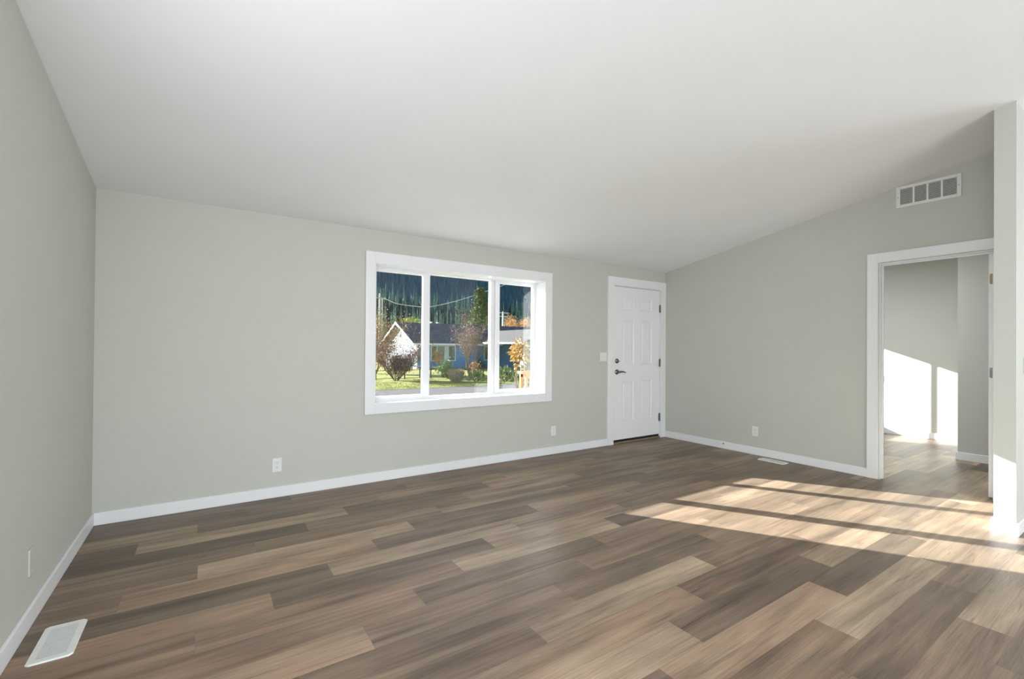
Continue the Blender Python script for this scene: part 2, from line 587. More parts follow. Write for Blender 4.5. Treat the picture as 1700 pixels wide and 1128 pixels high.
# baseboards
BH, BT = 0.0863, 0.014
CT = 0.018
struct(MB().box(0, -BT, 0, 4.8798, 0, BH).build('baseboard_front', M['trim'], bevel=.003))
struct(MB().box(0, -BT - .0005, 0, BT, BACK, BH).build('baseboard_left', M['trim'], bevel=.003))
struct(MB().box(W - BT, -CT, 0, W, -2.3817, BH).build('baseboard_right', M['trim'], bevel=.003))
b = MB().box(PX - BT, PY0 + BT, 0, PX, PY1 - BT, BH)
b.box(PX, PY1 - BT, 0, FAR - .3, PY1, BH)
b.box(PX, PY0, 0, W, PY0 + BT, BH)
struct(b.build('baseboard_partition', M['trim'], bevel=.003))
struct(MB().box(FAR - BT, 0, 0, FAR, CY, BH).build('baseboard_bedroom', M['trim'], bevel=.003))
b = MB().box(CX - BT, CY + BT, 0, CX, PY0, BH)
b.box(CX, CY, 0, FAR - BT, CY + BT, BH)
struct(b.build('baseboard_closet', M['trim'], bevel=.003))
struct(MB().box(W + WT, -BT, 0, FAR - BT, 0, BH).build('baseboard_bedroom_front', M['trim'], bevel=.003))


# ---------------------------------------------------------------- windows
def build_window(name, hole, casing=True, two_pane=False):
    x0, x1, z0, z1 = hole
    root = struct(empty(name, ((x0 + x1) / 2, 0.0, z0)))
    P = lambda mb, nm, mat, bev=0.0, par=None: wire(mb.build(nm, mat, bevel=bev), par or root) if par is None else child(mb, nm, mat, bev, par)

    def child(mb, nm, mat, bev, par):
        o = mb.build(nm, mat, bevel=bev)
        o.parent = par
        return o
    if casing:
        cw = 0.090
        a0, a1, c0, c1 = x0 - .084, x1 + .094, z0 - .093, z1 + .099
        mb = MB()
        mb.box(a0, -CT, c0, x0, 0, c1); mb.box(x1, -CT, c0, a1, 0, c1)
        mb.box(x0, -CT, z1, x1, 0, c1); mb.box(x0, -CT, c0, x1, 0, z0)
        P(mb, 'casing', M['trim'], .002)
    # jamb liner: four boards lining the opening
    t = 0.008
    mb = MB()
    mb.box(x0, -CT + .002, z0, x0 + t, .18, z1); mb.box(x1 - t, -CT + .002, z0, x1, .18, z1)
    mb.box(x0 + t, -CT + .002, z1 - t, x1 - t, .18, z1); mb.box(x0 + t, -CT + .002, z0, x1 - t, .18, z0 + t * .4)
    P(mb, 'jamb_liner', M['trim'])
    # fixed vinyl frame
    fy0, fy1 = .178, .25
    mb = MB()
    mb.box(x0, fy0, z0, x0 + .016, fy1, z1); mb.box(x1 - .016, fy0, z0, x1, fy1, z1)
    mb.box(x0 + .016, fy0, z1 - .024, x1 - .016, fy1, z1); mb.box(x0 + .016, fy0, z0, x1 - .016, fy1, z0 + .018)
    if two_pane:
        xm = 7.587
        mb.box(xm - .018, .200, z0 + .018, xm + .018, .238, z1 - .024)
        P(mb, 'frame', M['vinyl'], .002)
        for p0, p1 in ((x0 + .016, xm - .018), (xm + .018, x1 - .016)):
            P(MB().box(p0, .214, z0 + .018, p1, .220, z1 - .024), 'pane', M['glass'])
        return root
    mb.box(2.500, .200, z0 + .018, 2.534, fy1, z1 - .024)
    mb.box(3.270, .200, z0 + .018, 3.315, fy1, z1 - .024)
    P(mb, 'frame', M['vinyl'], .002)
    zg0, zg1 = z0 + .018, z1 - .024
    mb2 = MB()
    mb2.box(x0 + .008, .146, z0, 2.52, fy0, z0 + .018); mb2.box(x0 + .008, .146, z1 - .024, 2.52, fy0, z1)
    mb2.box(x0, .146, z0 + .018, x0 + .016, fy0, z1 - .024)
    P(mb2, 'sash_track', M['vinyl'])
    P(MB().box(2.534, .226, zg0, 3.270, .232, zg1), 'pane', M['glass'])
    # two sliding sashes
    for a, bq, l, r, s0 in ((x0 + .016, 2.521, .048, .074, .150), (3.323, x1 - .016, .056, .026, .184)):
        mb = MB()
        s1 = s0 + .038
        mb.box(a, s0, zg0, a + l, s1, zg1); mb.box(bq - r, s0, zg0, bq, s1, zg1)
        mb.box(a + l, s0, zg1 - .024, bq - r, s1, zg1); mb.box(a + l, s0, zg0, bq - r, s1, zg0 + .030)
        sash = P(mb, 'sash', M['vinyl'], .003)
        g = MB().box(a + l, s0 + .016, zg0 + .030, bq - r, s0 + .022, zg1 - .024).build('pane', M['glass'])
        g.parent = sash
        if a > 3:
            lt = MB().box(3.338, .170, 1.10, 3.352, .184, 1.17)
            lt.box(3.332, .164, 1.125, 3.358, .172, 1.145)
            q = lt.build('latch', M['vinyl'], bevel=.002)
            q.parent = sash
    return root


build_window('window_1', WIN)
build_window('window_2', BWIN, casing=False, two_pane=True)


# ---------------------------------------------------------------- front door
def build_front_door():
    x0, x1, z0, z1 = DOOR
    root = struct(empty('door_1', ((x0 + x1) / 2, 0, 0)))
    cw = 0.109
    mb = MB()
    mb.box(x0 - .105, -CT, 0, x0 + .004, 0, z1 + .107); mb.box(x1 - .002, -CT, 0, W - .001, 0, z1 + .107)
    mb.box(x0 + .004, -CT, z1, x1 - .002, 0, z1 + .107)
    wire(mb.build('casing', M['trim'], bevel=.002), root)
    mb = MB()
    mb.box(x0, 0, 0, x0 + .006, .2, z1); mb.box(x1 - .006, 0, 0, x1, .2, z1); mb.box(x0 + .006, 0, z1 - .006, x1 - .006, .2, z1)
    mb.box(x0 + .006, .062, .03, x0 + .02, .1, z1 - .006); mb.box(x1 - .02, .062, .03, x1 - .006, .1, z1 - .006)
    wire(mb.build('jamb', M['trim']), root)
    # six-panel slab
    dx0, dx1, dz0, dz1, dy = x0 + .008, x1 - .008, .048, z1 - .010, .010
    panels = [(5.160, 5.375, 1.745, 1.905), (5.530, 5.742, 1.745, 1.905), (5.160, 5.385, 1.020, 1.610), (5.532, 5.742, 1.020, 1.610), (5.162, 5.405, .285, .805), (5.532, 5.745, .285, .805)]
    panels = [(5.165, 5.390, a, b_) if p < 5.3 else (5.525, 5.750, a, b_) for p, q, a, b_ in panels]
    mb = MB()
    xs = sorted({dx0, dx1, 5.165, 5.390, 5.525, 5.750}); zs = sorted({dz0, dz1, .285, .805, 1.020, 1.610, 1.745, 1.905})
    vid = {}

    def V(x, y, z):
        key = (round(x, 5), round(y, 5), round(z, 5))
        if key not in vid:
            vid[key] = len(mb.v); mb.v.append((x, y, z))
        return vid[key]

    def quad(*p): mb.f.append(tuple(V(*q) for q in p))
    for i in range(len(xs) - 1):
        for j in range(len(zs) - 1):
            a, b_, e, g = xs[i], xs[i + 1], zs[j], zs[j + 1]
            hit = any(p[0] - 1e-4 < a and b_ < p[1] + 1e-4 and p[2] - 1e-4 < e and g < p[3] + 1e-4 for p in panels)
            if not hit:
                quad((a, dy, e), (b_, dy, e), (b_, dy, g), (a, dy, g))
                continue
            prof = [(0, 0), (.010, .007), (.022, .007), (.045, .002)]      # moulded recess, then a raised field
            for (s0, h0), (s1, h1) in zip(prof, prof[1:]):
                o_ = [(a + s0, dy + h0, e + s0), (b_ - s0, dy + h0, e + s0), (b_ - s0, dy + h0, g - s0), (a + s0, dy + h0, g - s0)]
                n_ = [(a + s1, dy + h1, e + s1), (b_ - s1, dy + h1, e + s1), (b_ - s1, dy + h1, g - s1), (a + s1, dy + h1, g - s1)]
                for k in range(4):
                    quad(o_[k], o_[(k + 1) % 4], n_[(k + 1) % 4], n_[k])
            s, h = prof[-1]
            quad((a + s, dy + h, e + s), (b_ - s, dy + h, e + s), (b_ - s, dy + h, g - s), (a + s, dy + h, g - s))
    yb = dy + .044
    quad((dx0, yb, dz0), (dx0, yb, dz1), (dx1, yb, dz1), (dx1, yb, dz0))
    quad((dx0, dy, dz0), (dx0, yb, dz0), (dx1, yb, dz0), (dx1, dy, dz0))
    quad((dx0, dy, dz1), (dx1, dy, dz1), (dx1, yb, dz1), (dx0, yb, dz1))
    quad((dx0, dy, dz0), (dx0, dy, dz1), (dx0, yb, dz1), (dx0, yb, dz0))
    quad((dx1, dy, dz0), (dx1, yb, dz0), (dx1, yb, dz1), (dx1, dy, dz1))
    slab = wire(mb.build('door_slab', M['door']), root)

    def sub(mb_, nm, mat, smooth=False, bev=0):
        o = mb_.build(nm, mat, smooth=smooth, bevel=bev)
        o.parent = slab
        return o
    sub(MB().box(dx0, dy + .002, .020, dx1, yb, dz0), 'door_sweep', M['rubber'])
    hx, hz = 5.067, .930
    mb = MB()
    mb.lathe((hx, dy, hz), (0, -1, 0), [(0, .033), (.006, .033), (.010, .030), (.014, .018), (.020, .013), (.045, .012), (.050, .014)], 24)
    mb.tube([(hx, dy - .045, hz), (hx + .022, dy - .048, hz + .003), (hx + .06, dy - .048, hz + .004), (hx + .095, dy - .047, hz - .001), (hx + .12, dy - .046, hz - .009)], [.014, .013, .0095, .008, .006], 12)
    sub(mb, 'lever_handle', M['nickel'], True)
    mb = MB()
    mb.lathe((hx, dy, 1.073), (0, -1, 0), [(0, .031), (.006, .031), (.012, .027), (.016, .012), (.020, .009)], 24)
    mb.box(hx - .006, dy - .034, 1.073 - .010, hx + .024, dy - .018, 1.073 - .001)
    sub(mb, 'deadbolt', M['nickel'], True)
    for a, b_ in ((1.739, 1.846), (.984, 1.096), (.228, .341)):
        mb = MB().cyl((5.905, -.008, a), (5.905, -.008, b_), .008, 10)
        mb.box(5.895, -.004, a + .004, 5.913, .006, b_ - .004)
        wire(mb.build('hinge', M['nickel'], smooth=False), root)
    wire(MB().box(x0 + .004, -.006, 0, x1 - .002, .16, .019).build('threshold', M['threshold'], bevel=.004), root)
    # the opening beyond the sweep stays dark: outer storm sill
    wire(MB().box(x0, .16, 0, x1, .26, .022).build('sill', M['rubber']), root)


build_front_door()


# ---------------------------------------------------------------- doorway to the bedroom
def build_doorway():
    ya, yb, zh = DW
    root = struct(empty('door_2', (W, (ya + yb) / 2, 0)))
    mb = MB()
    c0, c1, ct = -2.3817, yb - .094, 2.1689
    mb.box(W - CT, c0, 0, W, ya + .006, ct); mb.box(W - CT, yb - .006, 0, W, c1, ct)
    mb.box(W - CT, ya + .006, zh + .008, W, yb - .006, ct)
    wire(mb.build('casing', M['trim'], bevel=.002), root)
    mb = MB()
    j = .018
    mb.box(W - .001, ya, 0, W + WT + .001, ya - j * .4, zh); mb.box(W - .001, yb, 0, W + WT + .001, yb + j * .4, zh)
    mb.box(W - .001, ya - j * .4, zh - j * .4, W + WT + .001, yb + j * .4, zh)
    # door stops
    mb.box(W + .045, ya - .007, 0, W + .06, ya - .019, zh - .007); mb.box(W + .045, yb + .007, 0, W + .06, yb + .019, zh - .007)
    mb.box(W + .045, ya - .019, zh - .007, W + .06, yb + .019, zh - .019)
    wire(mb.build('jamb', M['trim'], bevel=.001), root)
    mb = MB()
    mb.box(W + WT, c0, 0, W + WT + CT, ya + .006, ct); mb.box(W + WT, yb - .006, 0, W + WT + CT, c1, ct); mb.box(W + WT, ya + .006, zh + .008, W + WT + CT, yb - .006, ct)
    wire(mb.build('bedroom_casing', M['trim']), root)
    # the door stands open into the bedroom: from here only its hinge edge shows
    x0, x1 = W + WT + .0, W + WT + .745
    y0, y1 = yb + .018, yb + .053
    mb = MB().box(x0, y0, .012, x1, y1, zh - .012)
    leaf_ = wire(mb.build('door_leaf', M['door'], bevel=.002), root)
    for a, b_, mat in ((1.800, 1.888, 'bronze'), (1.012, 1.098, 'nickel'), (.215, .297, 'trim')):
        mb = MB().prism([(y0 + .004, a), (y1 - .012, a), (y1 - .006, a + .007), (y1 - .006, b_ - .007), (y1 - .012, b_), (y0 + .004, b_)], 'x', x0 - .0022, x0 + .001)
        hg = mb.build('hinge', M[mat])
        hg.parent = leaf_
        if mat == 'trim': hg['label'] = 'hinge painted over in white'
    mb = MB().lathe((x1 - .065, y1, .93), (0, 1, 0), [(0, .031), (.006, .031), (.012, .014), (.03, .012), (.036, .026), (.055, .027), (.062, .018)], 20)
    mb.lathe((x1 - .065, y0, .93), (0, -1, 0), [(0, .028), (.004, .028), (.008, .012)], 20)
    kn = mb.build('knob', M['nickel'], smooth=True); kn.parent = leaf_
    wire(MB().box(W + .075, ya - .0072, .93, W + .098, ya - .009, .985).build('strike_plate', M['bronze']), root)


build_doorway()


# ---------------------------------------------------------------- small things on the walls and floor
def oriented(root, mb, name, mat, par=None, bev=0, smooth=False):
    o = mb.build(name, mat, bevel=bev, smooth=smooth)
    o.parent = par or root
    return o


def outlet(label, loc, rz, w=.070, h=.112):
    """local frame: +y points out of the wall (towards the room), plate centred at origin"""
    root = thing('wall_outlet', label, 'outlet', loc, rz, 'white wall outlets')
    plate = oriented(root, MB().box(-w / 2, 0, -h / 2, w / 2, .006, h / 2), 'cover_plate', M['plate'], bev=.002)
    oriented(root, MB().cyl((0, .006, 0), (0, .0072, 0), .003, 10), 'screw', M['plate'])
    for s in (-1, 1):
        zc = s * .0195
        poly = []
        for k in range(20):
            a = 2 * math.pi * k / 20
            poly.append((max(-.0165, min(.0165, .0185 * math.cos(a))), zc + max(-.0135, min(.0135, .0185 * math.sin(a)))))
        r = oriented(root, MB().prism(poly, 'y', .0055, .0085), 'receptacle', M['plate'])
        mb = MB().box(-.0075, .0084, zc + .001, -.0055, .0089, zc + .010)
        mb.box(.0055, .0084, zc + .002, .0075, .0089, zc + .009)
        mb.cyl((0, .0084, zc - .006), (0, .0089, zc - .006), .0032, 10)
        oriented(root, mb, 'slots', M['dark'], par=r)
    return root


outlet('white outlet low on the window wall, left of the window', (1.126, 0, .262), math.pi)
outlet('white outlet low on the window wall, between window and front door', (4.011, 0, .268), math.pi)
outlet('white outlet low on the right-hand wall, near the floor vent', (W, -1.285, .274), math.pi / 2)
root = thing('blank_cover_plate', 'blank plate painted the wall colour on the left wall', 'cover plate', (0, -1.315, .276), -math.pi / 2)
oriented(root, MB().box(-.036, 0, -.058, .036, .007, .058), 'plate', M['wall'], bev=.002)
for z in (-.042, .042): oriented(root, MB().cyl((0, .0065, z), (0, .0078, z), .0035, 10), 'screw', M['wall'])


def switch(label, loc, rz, gangs):
    w = .070 if gangs == 1 else .116
    root = thing('light_switch', label, 'light switch', loc, rz)
    oriented(root, MB().box(-w / 2, 0, -.056, w / 2, .006, .056), 'cover_plate', M['plate'], bev=.002)
    for k in range(gangs):
        x = 0 if gangs == 1 else (-.023 + .046 * k)
        mb = MB().prism([(.005, -.012), (.0066, -.012), (.0066, .012), (.005, .012)], 'x', x - .005, x + .005)
        s = 1 if k == 0 else -1
        mb.prism([(.006, -.005 * s), (.017, .003 * s), (.017, .008 * s), (.006, .006 * s)], 'x', x - .0035, x + .0035)
        oriented(root, mb, 'toggle', M['plate'])
        for z in (-.030, .030): oriented(root, MB().cyl((x, .0055, z), (x, .0068, z), .003, 10), 'screw', M['plate'])
    return root


switch('white double light switch beside the front door casing', (4.814, 0, 1.128), math.pi, 2)
switch('white single light switch on the near face of the wall end', (5.40, PY1, 1.14), math.pi, 1)


def return_grille():
    root = thing('return_air_grille', 'white slatted air grille high on the right-hand wall', 'vent', (W, -2.8285, 2.666))
    R = lambda mb, nm, mat, bev=0: oriented(root, mb, nm, mat, bev=bev)
    w2, h2, iw, ih = .2235, .0985, .194, .0735
    mb = MB()
    mb.box(-.010, -w2, -h2, 0, -iw, h2); mb.box(-.010, iw, -h2, 0, w2, h2); mb.box(-.010, -iw, ih, 0, iw, h2); mb.box(-.010, -iw, -h2, 0, iw, -ih)
    R(mb, 'frame', M['register'], .002)
    for k in range(3):
        y = -iw + (k + 1) * (2 * iw / 4)
        R(MB().box(-.009, y - .007, -ih, -.0005, y + .007, ih), 'divider', M['register'])
    R(MB().box(-.0012, -iw, -ih, -.0004, iw, ih), 'backing', M['slot'])
    mb = MB()
    n = 13
    for k in range(n):
        z = -ih + (k + .5) * 2 * ih / n
        mb.prism([(-.0085, z - .0045), (-.0080, z - .0045), (-.0015, z + .0020), (-.0020, z + .0026)], 'y', -iw, iw)
    R(mb, 'slats', M['register'])
    for s in (-1, 1): R(MB().cyl((-.010, s * .209, 0), (-.0112, s * .209, 0), .004, 10), 'screw', M['slot'])


return_grille()


def floor_register(label, loc, w, l):
    root = thing('floor_register', label, 'floor vent', loc, 0, 'floor registers')
    x, y = w / 2, l / 2
    ix, iy = x - .024, y - .026
    ch = .012
    outer = [(-x + ch, -y), (x - ch, -y), (x, -y + ch), (x, y - ch), (x - ch, y), (-x + ch, y), (-x, y - ch), (-x, -y + ch)]
    top = [(p * .965, q * .98) for p, q in outer]
    inner = [(-ix, -iy), (ix, -iy), (ix, iy), (-ix, iy)]
    mb = MB()
    v = [(p, q, 0) for p, q in outer] + [(p, q, .006) for p, q in top] + [(p, q, .006) for p, q in inner] + [(p, q, .0005) for p, q in inner]
    f = [(i, (i + 1) % 8, 8 + (i + 1) % 8, 8 + i) for i in range(8)]
    f += [(8, 9, 17, 16), (9, 10, 17), (10, 11, 18, 17), (11, 12, 18), (12, 13, 19, 18), (13, 14, 19), (14, 15, 16, 19), (15, 8, 16)]
    f += [(16, 17, 21, 20), (17, 18, 22, 21), (18, 19, 23, 22), (19, 16, 20, 23)]
    mb.add(v, f)
    oriented(root, mb, 'frame', M['register'])
    oriented(root, MB().box(-ix, -iy, .0004, ix, iy, .0008), 'damper', M['slot'])
    n = 26
    mb = MB()
    for k in range(n):
        yy = -iy + (k + .5) * 2 * iy / n
        mb.prism([(yy - .0026, .0040), (yy + .0026, .0044), (yy + .0026, .0052), (yy - .0026, .0048)], 'x', -ix, ix)
    oriented(root, mb, 'louvers', M['register'])


floor_register('white slotted floor register near the left wall', (.139, -1.552, 0), .138, .292)
floor_register('white floor register below the outlet of the right-hand wall', (5.858, -1.565, 0), .124, .286)

# spring door stop on the right-hand baseboard
root = thing('door_stop', 'small door stop on the right-hand baseboard', 'door stop', (W - BT, -.896, .060))
oriented(root, MB().lathe((0, 0, 0), (-1, 0, 0), [(0, .009), (.004, .009), (.006, .005), (.030, .0045)], 12), 'spring', M['nickel'], smooth=True)
oriented(root, MB().lathe((-.030, 0, 0), (-1, 0, 0), [(0, .006), (.010, .0065), (.013, .004)], 12), 'tip', M['plate'], smooth=True)
# ---------------------------------------------------------------- outdoors
G = -0.65           # ground level outside

M['lawn'] = noisy('lawn', (0.175, 0.185, 0.045), (0.34, 0.325, 0.105), 1.3, 0.9, 0.6, 30, detail=8, spec=0.1, bdist=0.05)
M['grass'] = noisy('grass_blades', (0.20, 0.235, 0.055), (0.37, 0.355, 0.115), 3, 0.8, spec=0.15)
M['asphalt'] = noisy('asphalt', (0.105, 0.099, 0.096), (0.135, 0.127, 0.122), 3, 0.9, 0.2, 120, detail=8, spec=0.1)
M['bark'] = noisy('grey_bark', (0.17, 0.125, 0.095), (0.30, 0.235, 0.185), 12, 0.9, 0.4, 40, stretch=(1, 1, .3))
M['twig'] = noisy('reddish_twigs', (0.085, 0.045, 0.035), (0.17, 0.095, 0.07), 6, 0.85)
M['orange_twig'] = noisy('tan_twigs', (0.24, 0.15, 0.08), (0.40, 0.27, 0.15), 6, 0.85)
M['needle'] = noisy('conifer_needles', (0.090, 0.190, 0.125), (0.20, 0.34, 0.22), .35, 0.8, spec=0.2)
M['needle_hazed'] = noisy('haze_tinted_needles', (0.030, 0.105, 0.160), (0.060, 0.165, 0.215), .05, 0.85, spec=0.15)  # blue distance haze mixed into the needle colour
M['needle_shaded'] = noisy('shaded_conifer_needles', (0.010, 0.030, 0.034), (0.024, 0.058, 0.056), .05, 0.9, spec=0.1)  # darkened needle copy: shade between the forest rows put into the colour
M['pine'] = noisy('pine_needles', (0.055, 0.085, 0.022), (0.15, 0.19, 0.055), 1.2, 0.75, spec=0.2)
M['hill'] = noisy('hazed_forest_floor', (0.025, 0.070, 0.095), (0.045, 0.105, 0.130), .02, 0.95, detail=8)  # ground colour carries the blue of distance haze too
M['roof'] = noisy('dark_shingles', (0.055, 0.050, 0.060), (0.125, 0.115, 0.125), 5, 0.9, 0.3, 25, detail=8)
M['roof_light'] = noisy('grey_shingles', (0.060, 0.057, 0.053), (0.080, 0.076, 0.071), 5, 0.9, 0.2, 25, detail=8)


def siding(name, color, pitch=0.2, gap=0.55):
    m = principled(name, color, 0.65, spec=0.25)
    nt = m.node_tree
    b = nt.nodes['Principled BSDF']
    tc = nt.nodes.new('ShaderNodeTexCoord')
    sp = nt.nodes.new('ShaderNodeSeparateXYZ')
    d = nt.nodes.new('ShaderNodeMath'); d.operation = 'DIVIDE'; d.inputs[1].default_value = pitch
    f = nt.nodes.new('ShaderNodeMath'); f.operation = 'FRACT'
    bp = nt.nodes.new('ShaderNodeBump'); bp.inputs['Strength'].default_value = .6; bp.inputs['Distance'].default_value = .03
    nt.links.new(tc.outputs['Object'], sp.inputs[0])
    nt.links.new(sp.outputs[2], d.inputs[0]); nt.links.new(d.outputs[0], f.inputs[0])
    nt.links.new(f.outputs[0], bp.inputs['Height']); nt.links.new(bp.outputs[0], b.inputs['Normal'])
    return m


M['blue'] = siding('blue_lap_siding', (0.13, 0.31, 0.54))
M['pale'] = siding('pale_lap_siding', (0.24, 0.275, 0.295))
M['white_paint'] = noisy('white_exterior_paint', (0.78, 0.79, 0.79), (0.82, 0.83, 0.83), 5, 0.5)
M['curtain'] = noisy('pale_curtain', (0.55, 0.60, 0.56), (0.66, 0.70, 0.66), 9, 0.9, stretch=(6, 6, .3))
M['curtain_dark'] = noisy('olive_curtain', (0.16, 0.15, 0.09), (0.24, 0.22, 0.14), 9, 0.9, stretch=(6, 6, .3))
M['house_glass'] = noisy('dim_greenish_pane', (0.065, 0.135, 0.10), (0.10, 0.19, 0.145), 1, 0.08, spec=0.6)
M['fence_metal'] = noisy('dark_fence_steel', (0.03, 0.035, 0.035), (0.06, 0.065, 0.06), 12, 0.6)
M['fence_pale'] = noisy('pale_pipe', (0.40, 0.47, 0.56), (0.50, 0.57, 0.66), 12, 0.5)
M['cedar'] = noisy('new_orange_cedar', (0.29, 0.092, 0.027), (0.37, 0.125, 0.040), 9, 0.6, stretch=(1, 1, .2))
M['deck'] = noisy('deck_boards', (0.42, 0.24, 0.12), (0.55, 0.33, 0.17), 6, 0.7, stretch=(1, 8, 1))
M['pole'] = noisy('weathered_pole', (0.42, 0.38, 0.33), (0.52, 0.48, 0.42), 5, 0.8, stretch=(1, 1, .1))
M['cable'] = noisy('pale_cable', (0.68, 0.70, 0.68), (0.74, 0.76, 0.74), 5, 0.45)
M['conduit'] = noisy('grey_insulator', (0.45, 0.45, 0.43), (0.55, 0.55, 0.53), 9, 0.5)


def leafmat(name, a, b_, scale=2.0):
    m = noisy(name, a, b_, scale, 0.6, spec=0.25)
    m.node_tree.nodes['Principled BSDF'].inputs['Transmission Weight'].default_value = 0.0
    return m


M['leaf_red'] = leafmat('red_brown_leaves', (0.13, 0.065, 0.045), (0.30, 0.16, 0.10), 5)
M['leaf_dark'] = leafmat('dark_green_leaves', (0.030, 0.042, 0.018), (0.075, 0.075, 0.030), 5)
M['leaf_tan'] = leafmat('tan_leaves', (0.30, 0.18, 0.075), (0.50, 0.33, 0.15), 3)
M['leaf_brown'] = leafmat('brown_leaves', (0.22, 0.14, 0.085), (0.42, 0.29, 0.17), 4)
M['leaf_yellow'] = leafmat('yellow_leaves', (0.46, 0.29, 0.06), (0.66, 0.47, 0.24), 7)
M['leaf_green'] = leafmat('green_leaves', (0.10, 0.17, 0.05), (0.24, 0.30, 0.11), 4)
M['leaf_lime'] = leafmat('lime_leaves', (0.22, 0.27, 0.045), (0.42, 0.44, 0.11), 2)
M['leaf_orange'] = leafmat('orange_leaves', (0.40, 0.21, 0.09), (0.66, 0.41, 0.20), .6)
M['dry'] = leafmat('dry_grass', (0.30, 0.22, 0.12), (0.50, 0.40, 0.24), 6)

# ground: lawn, street, rising forest floor
mb = MB()
mb.box(-150, FT + .02, G - .3, 260, 10.2, G)
mb.box(-150, 15.5, G - .3, 260, 240, G)
struct(mb.build('lawn', M['lawn']))
struct(MB().box(-150, 10.2, G - .3, 260, 15.5, G - .01).build('street', M['asphalt']))
mb = MB()
mb.box(-.12, .03, G - .2, 4.36, FT, -.3); mb.box(-.12, BACK - .12, G, FAR + .12, BACK - .02, -.3)
struct(mb.build('wall_foundation', M['white_paint']))


def hill_z(x, y):
    pts = [(235, G - .4), (300, 5), (450, 33), (580, 62), (700, 120), (800, 178), (950, 215)]
    if y <= pts[0][0]: return pts[0][1]
    z = pts[-1][1]
    for (a, za), (b_, zb) in zip(pts, pts[1:]):
        if y <= b_:
            z = za + (zb - za) * (y - a) / (b_ - a); break
    return z + (math.sin(x * .021) * 3 + math.sin(x * .0083 + 1.3) * 5) * min(1, (y - 235) / 200)


mb = MB()
nx, ny = 60, 30
for j in range(ny + 1):
    for i in range(nx + 1):
        x, y = -260 + i * 20, 235 + j * (715 / ny)
        mb.v.append((x, y, hill_z(x, y)))
for j in range(ny):
    for i in range(nx):
        a = j * (nx + 1) + i
        mb.f.append((a, a + 1, a + nx + 2, a + nx + 1))
struct(mb.build('hillside', M['hill'], smooth=True))


# ---- conifers
def conifer_shape(mb, base, h, r, tiers, seed, seg=9, trunk=False, skirt=.10):
    rnd = random.Random(seed)
    x, y, z = base
    for t in range(tiers):
        f0 = skirt + (1 - skirt) * t / tiers
        f1 = min(1.0, skirt + (1 - skirt) * (t + 1.75) / tiers)
        rr = r * (1 - f0) ** .85 * rnd.uniform(.85, 1.12) + .02 * h * .12
        pts = []
        ph = rnd.random() * 6.28
        for k in range(seg * 2):
            a = ph + math.pi * k / seg
            q = rr * (rnd.uniform(.85, 1.25) if k % 2 == 0 else rnd.uniform(.35, .6))
            dz = -h * .035 * (1 if k % 2 == 0 else -.4) * rnd.uniform(.6, 1.4)
            pts.append((x + q * math.cos(a), y + q * math.sin(a), z + f0 * h + dz))
        n = len(pts)
        mb.add(pts + [(x, y, z + f1 * h)], [(k, (k + 1) % n, n) for k in range(n)])


def make_conifer(name, h, r, tiers, seed, mat, seg=9):
    root = empty(name)
    mb = MB()
    conifer_shape(mb, (0, 0, 0), h, r, tiers, seed, seg)
    mb.build('foliage', mat, root)
    MB().tube([(0, 0, -.8), (0, 0, h * .5)], [h * .016, h * .008], 6).build('trunk', M['bark'], root)
    return root


protos = [make_conifer('conifer_tree', 22.0, 2.1, 12, 5 + k, M['needle'], 8) for k in range(3)]
rnd = random.Random(3)
used = set()
taken = []


def free(x, y, r):
    for (a, b_, q) in taken:
        if (a - x) ** 2 + (b_ - y) ** 2 < (q + r) ** 2: return False
    return True


def plant(k, x, y, s, sx, label, group):
    p = protos[k]
    o = p if k not in used else copy_tree(p)
    used.add(k)
    o.location = (x, y, hill_z(x, y) - .3)
    o.rotation_euler = (0, 0, rnd.random() * 6.28)
    o.scale = (sx, sx, s)
    taken.append((x, y, 2.7 * sx))
    return tag(o, label, 'tree', group)


lab1 = 'slender pale green conifer in the lower forest row behind the blue house'
lab2 = 'tall pale green conifer in the upper forest row on the hillside'
n = 0
for i in range(4000):
    if n >= 95: break
    x, y, sx = rnd.uniform(84, 240), 300 + rnd.uniform(-14, 12), rnd.uniform(.66, .88)
    if not free(x, y, 2.7 * sx): continue
    plant(n % 3, x, y, rnd.uniform(.88, 1.10), sx, lab1, 'conifers of the lower forest row'); n += 1
n = 0
for i in range(6000):
    if n >= 84: break
    x, y, sx = rnd.uniform(125, 350), 445 + rnd.uniform(-24, 22), rnd.uniform(1.0, 1.45)
    if not free(x, y, 2.7 * sx): continue
    plant(n % 3, x, y, rnd.uniform(.85, 1.5), sx, lab2, 'conifers of the upper forest row'); n += 1

mb, ub = MB(), MB()                        # the forest on the slopes behind and between: nobody could count it
for i in range(2600):
    y = 322 + 580 * (i / 2600) ** .75
    x = rnd.uniform(.10, .90) * y + rnd.uniform(-12, 12)
    h = rnd.uniform(14, 24); r = rnd.uniform(2.0, 3.3)
    if y < 480 and not free(x, y, r * 1.3): continue
    conifer_shape(mb if y > 480 else ub, (x, y, hill_z(x, y) - 1), h, r, 5, i, 5, skirt=.05)
for i in range(900):
    y = 320 + 92 * (i / 900)
    x = rnd.uniform(.24, .82) * y
    if not free(x, y, 2.6): continue
    conifer_shape(ub, (x, y, hill_z(x, y) - 1), rnd.uniform(13, 18), rnd.uniform(2.4, 3.4), 5, i, 5, skirt=.03)
for i in range(1500):                      # the same forest running on to the left and right of the view
    y = 300 + 590 * (i / 1500) ** .8
    x = rnd.choice((rnd.uniform(-.55, .12), rnd.uniform(-.55, .12), rnd.uniform(.9, 1.2))) * y
    if x < -250 or x > 930: continue
    conifer_shape(mb if y > 480 else ub, (x, y, hill_z(x, y) - 1), rnd.uniform(14, 24), rnd.uniform(2.4, 3.6), 5, i, 5, skirt=.05)
k_ = len(mb.f)
